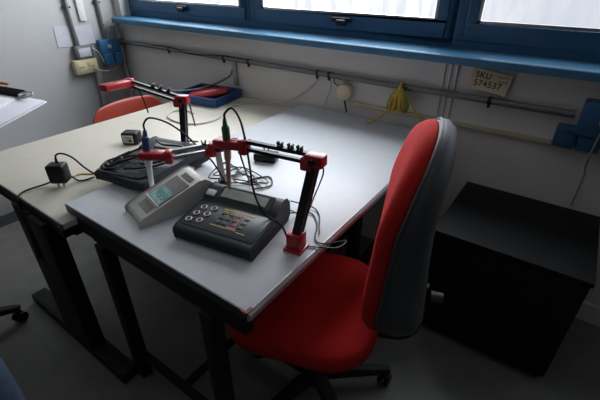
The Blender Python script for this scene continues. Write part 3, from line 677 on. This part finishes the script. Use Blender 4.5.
o = thing('hanging_rod', 'thin dark rod hanging from the farthest red elbow', 'rod', (1.80, -.835, .87)); MB().cyl((0, 0, 0), (-.006, -.012, .115), .003, .004, 10).build('shaft', M['steel'], o); MB().cyl((-.006, -.012, .112), (-.0065, -.013, .128), .0055, None, 10).build('sleeve', M['redp'], o)

# ------------------------------------------------------------------ person at the left edge holding a clipboard
def skin_mesh(name, m, verts, edges, radii, parent=None, levels=2, root=0):
    me = bpy.data.meshes.new(name); me.from_pydata([Vector(v) for v in verts], edges, []); me.update(); me.materials.append(m)
    o = bpy.data.objects.new(name, me); C.objects.link(o)
    md = o.modifiers.new('skin', 'SKIN'); md.use_smooth_shade = True
    lay = me.skin_vertices[0].data if me.skin_vertices else None
    if lay is None:
        return o
    for i, r in enumerate(radii): lay[i].radius = r if isinstance(r, tuple) else (r, r); lay[i].use_root = (i == root)
    sb = o.modifiers.new('sub', 'SUBSURF'); sb.levels = levels; sb.render_levels = levels
    if parent: o.parent = parent
    return o
PX, PY = 2.215, -1.965
FX, FY = -.791, .611
def W_(p): return (PX + p[0] * FY + p[1] * FX, PY - p[0] * FX + p[1] * FY, p[2])
verts = []; edges = []; radii = []
def jv(p, r, par=None):
    verts.append(W_(p)); radii.append(r); i = len(verts) - 1
    if par is not None: edges.append((par, i))
    return i
pel = jv((0, 0, .95), (.135, .10)); sp = jv((0, .0, 1.12), (.115, .085), pel); ch = jv((0, .0, 1.33), (.13, .09), sp); nb = jv((0, -.005, 1.46), (.065, .055), ch); nk = jv((0, .005, 1.53), (.056, .056), nb)
j = jv((0, .025, 1.585), (.058, .070), nk); h1 = jv((0, .022, 1.645), (.074, .092), j); h2 = jv((0, .010, 1.705), (.074, .092), h1); h3 = jv((0, .005, 1.745), (.050, .065), h2)
ns = jv((0, .108, 1.630), .013, h1); ns2 = jv((0, .126, 1.618), .012, ns)
for s in (-1, 1):
    jv((s * .082, .01, 1.64), (.010, .020), h1)
    # leg
    hp = jv((s * .095, 0, .88), (.092, .098), pel); kn = jv((s * .108, .015, .49), (.062, .066), hp); cf = jv((s * .11, -.005, .32), (.056, .060), kn); an = jv((s * .112, -.015, .09), (.040, .044), cf)
    ft = jv((s * .118, .06, .045), (.042, .034), an); jv((s * .125, .15, .032), (.040, .024), ft)
    # arm to the clipboard
    dz = -.020 * s
    sh_ = jv((s * .175, -.005, 1.41), (.062, .062), ch); el = jv((s * .245, .03, 1.15), (.043, .043), sh_)
    wr = jv((s * .135, .29, 1.080 + dz), (.027, .030), el); pm = jv((s * .110, .365, 1.090 + dz), (.022, .038), wr)
    for k, (dx, l) in enumerate(((.036, .062), (.014, .070), (-.008, .066), (-.028, .052))):
        b0 = jv((s * .108, .390 + dx * .9, 1.090 + dz), .009, pm)
        b1 = jv((s * (.108 - l * .45), .425 + dx, 1.088 + dz), .0085, b0); jv((s * (.108 - l), .440 + dx, 1.096 + dz), .0075, b1)
    t0 = jv((s * .116, .372, 1.118 + dz), .011, pm); t1 = jv((s * .104, .405, 1.136 + dz), .010, t0); jv((s * .092, .440, 1.140 + dz), .0085, t1)
person = skin_mesh('person', M['skin'], verts, edges, radii)
tag(person, 'person in blue jeans at the left edge, holding a clipboard', 'person')
def cloth(name, m, chain_list, parent):
    vv = []; ee = []; rr = []; idx = {}
    for chn in chain_list:
        prev = None
        for p, r in chn:
            k = tuple(round(c, 4) for c in p)
            if k not in idx: idx[k] = len(vv); vv.append(W_(p)); rr.append(r)
            if prev is not None: ee.append((prev, idx[k]))
            prev = idx[k]
    return skin_mesh(name, m, vv, ee, rr, parent)
jl = [[((0, 0, 1.02), (.152, .122)), ((0, 0, .94), (.168, .132))] + [((s * .095, 0, .86), (.104, .110)), ((s * .104, .01, .66), (.088, .092)), ((s * .108, .015, .48), (.078, .080)), ((s * .110, -.005, .30), (.074, .078)), ((s * .112, -.012, .07), (.070, .076))] for s in (-1, 1)]
cloth('jeans', M['denim'], jl, person)
b = MB(); rg = []
for z, rx, ry in ((.84, .176, .140), (.96, .184, .144), (1.08, .168, .128), (1.20, .172, .130), (1.32, .190, .132), (1.40, .198, .118), (1.44, .172, .098), (1.475, .105, .080), (1.515, .068, .066)):
    rg.append([W_((rx * math.copysign(abs(math.cos(a)) ** .85, math.cos(a)), -.003 + ry * math.copysign(abs(math.sin(a)) ** .9, math.sin(a)), z)) for a in [2 * PI * k / 32 for k in range(32)]])
b.loft(rg, False); b.build('shirt', M['shirt'], person, angle=80)
for s in (-1, 1):
    pp = catmull([W_((s * .13, -.003, 1.40)), W_((s * .185, -.003, 1.375)), W_((s * .222, .008, 1.26)), W_((s * .245, .032, 1.16)), W_((s * .228, .09, 1.118)), W_((s * .175, .20, 1.098 - .012 * s)), W_((s * .150, .255, 1.088 - .018 * s))], 6)
    n_ = len(pp); MB().tube(pp, [.072 - .030 * min(1, i / (n_ - 1) * 1.1) for i in range(n_)], 18).build('sleeve', M['shirt'], person, angle=80)
for s in (-1, 1):
    cloth('shoe', M['blk'], [[((s * .112, -.045, .045), (.042, .040)), ((s * .114, .02, .048), (.046, .042)), ((s * .122, .10, .036), (.048, .032)), ((s * .127, .175, .030), (.040, .024))]], person)
b = MB(); rg = []
for i in range(9):
    ph = R(-25 + 115 * i / 8); rg.append([W_((.084 * math.cos(ph) * math.cos(a) , -.003 + .106 * math.cos(ph) * math.sin(a) * (1 if math.sin(a) < 0 else .82), 1.675 + .092 * math.sin(ph) + (.055 * max(0, math.sin(a)) * (1 - i / 8)))) for a in [2 * PI * k / 28 for k in range(28)]])
b.loft(rg); b.build('hair', M['hair'], person, angle=80)
for s in (-1, 1):
    b = MB(); b.lathe([(0, -.011), (.006, -.009), (.010, -.004), (.011, 0), (.010, .004), (.006, .009), (0, .011)], W_((s * .031, .098, 1.655)), 14); e = b.build('eye', M['white'], person)
    b = MB(); b.cyl(W_((s * .031, .1075, 1.655)), W_((s * .031, .1100, 1.655)), .0045, None, 12).build('iris', M['ink'], e)
    MB().bar(W_((s * .018, .108, 1.674)), W_((s * .046, .102, 1.675)), .006, .005, (0, 1, 0), .002).build('eyebrow', M['hair'], person)
MB().tube([W_((-.024, .100, 1.585)), W_((0, .107, 1.583)), W_((.024, .100, 1.585))], .0045, 8, 5).build('mouth', M['chip'], person)

# clipboard: right far corner at CC, tilted toward its holder
CC = Vector((1.782, -1.362, 1.100)); e2 = Vector((-.79, -.60, .19)).normalized(); e1 = Vector((.61, -.79, .0)); e1 = (e1 - e2 * e1.dot(e2)).normalized(); nrm = e1.cross(e2).normalized()
if nrm.z < 0: nrm = -nrm
ctr = CC + e1 * .16 + e2 * .115
BM = Matrix(((-e2.x, -e1.x, nrm.x, ctr.x), (-e2.y, -e1.y, nrm.y, ctr.y), (-e2.z, -e1.z, nrm.z, ctr.z), (0, 0, 0, 1)))
t = thing('clipboard', 'pale clipboard with black clip, held out at the left edge', 'clipboard'); t.matrix_world = BM
MB().box((0, 0, -.004), (.232, .322, .004), bev=.001).build('board', M['white'], t)
MB().box((.003, -.004, .0015), (.226, .314, .003), bev=.0008).build('backing_card', M['papergrey'], t)
MB().prism([(.140, .004), (.172, .004), (.172, .014), (.160, .022), (.146, .014)], -.105, .055, 'x').build('clip', M['blk'], t)
b = MB(); b.tube([(.052, .135, .006), (.070, .128, .010), (.086, .140, .016), (.080, .152, .020), (.060, .148, .016), (.052, .135, .012)], .0035, 8, 6); b.build('clip_spring', M['alu'], t)
o = thing('paper_sheet', 'white sheet of notes held on the pale clipboard', 'paper'); o.matrix_world = BM @ Matrix.Translation((-.025, -.022, .0035)) @ Matrix.Rotation(R(3), 4, 'Z')
MB().box((0, 0, .0016), (.168, .268, .003)).build('sheets', M['paper'], o)
o = thing('pen', 'orange topped pen lying across the black clip of the clipboard', 'pen'); o.matrix_world = BM @ Matrix.Translation((0, .168, .0265))
MB().cyl((-.10, .004, 0), (-.02, .004, 0), .0042, None, 12).build('barrel', M['blk'], o); MB().cyl((-.02, .004, 0), (.006, .004, 0), .005, .004, 12).build('cap', M['orange'], o)

# ------------------------------------------------------------------ groups for repeated kinds
GROUPS = dict(power_adapter='power adapters lying on the two tables', bench_meter='bench meters on the tables', electrode_stand='red jointed electrode arms', electrode='electrodes held in the arms',
    office_chair='swivel chairs in the room', riser_conduit='conduits rising on the left wall', notice_sheet='notice sheets on the left wall', wall_socket_block='blue wall socket blocks',
    meter_lead='black leads heaped on the wired meter', electrode_cable='electrode cables', tangled_cable='tangled cables on the grey table', meter_cable='cables around the tall black post',
    adapter_cable='adapter cables', wall_flex='thin flexes on the left wall', hanging_cable='pale cables hanging from the conduit')
for o in C.objects:
    if o.parent is None and 'label' in o and o.name.split('.')[0] in GROUPS: o['group'] = GROUPS[o.name.split('.')[0]]
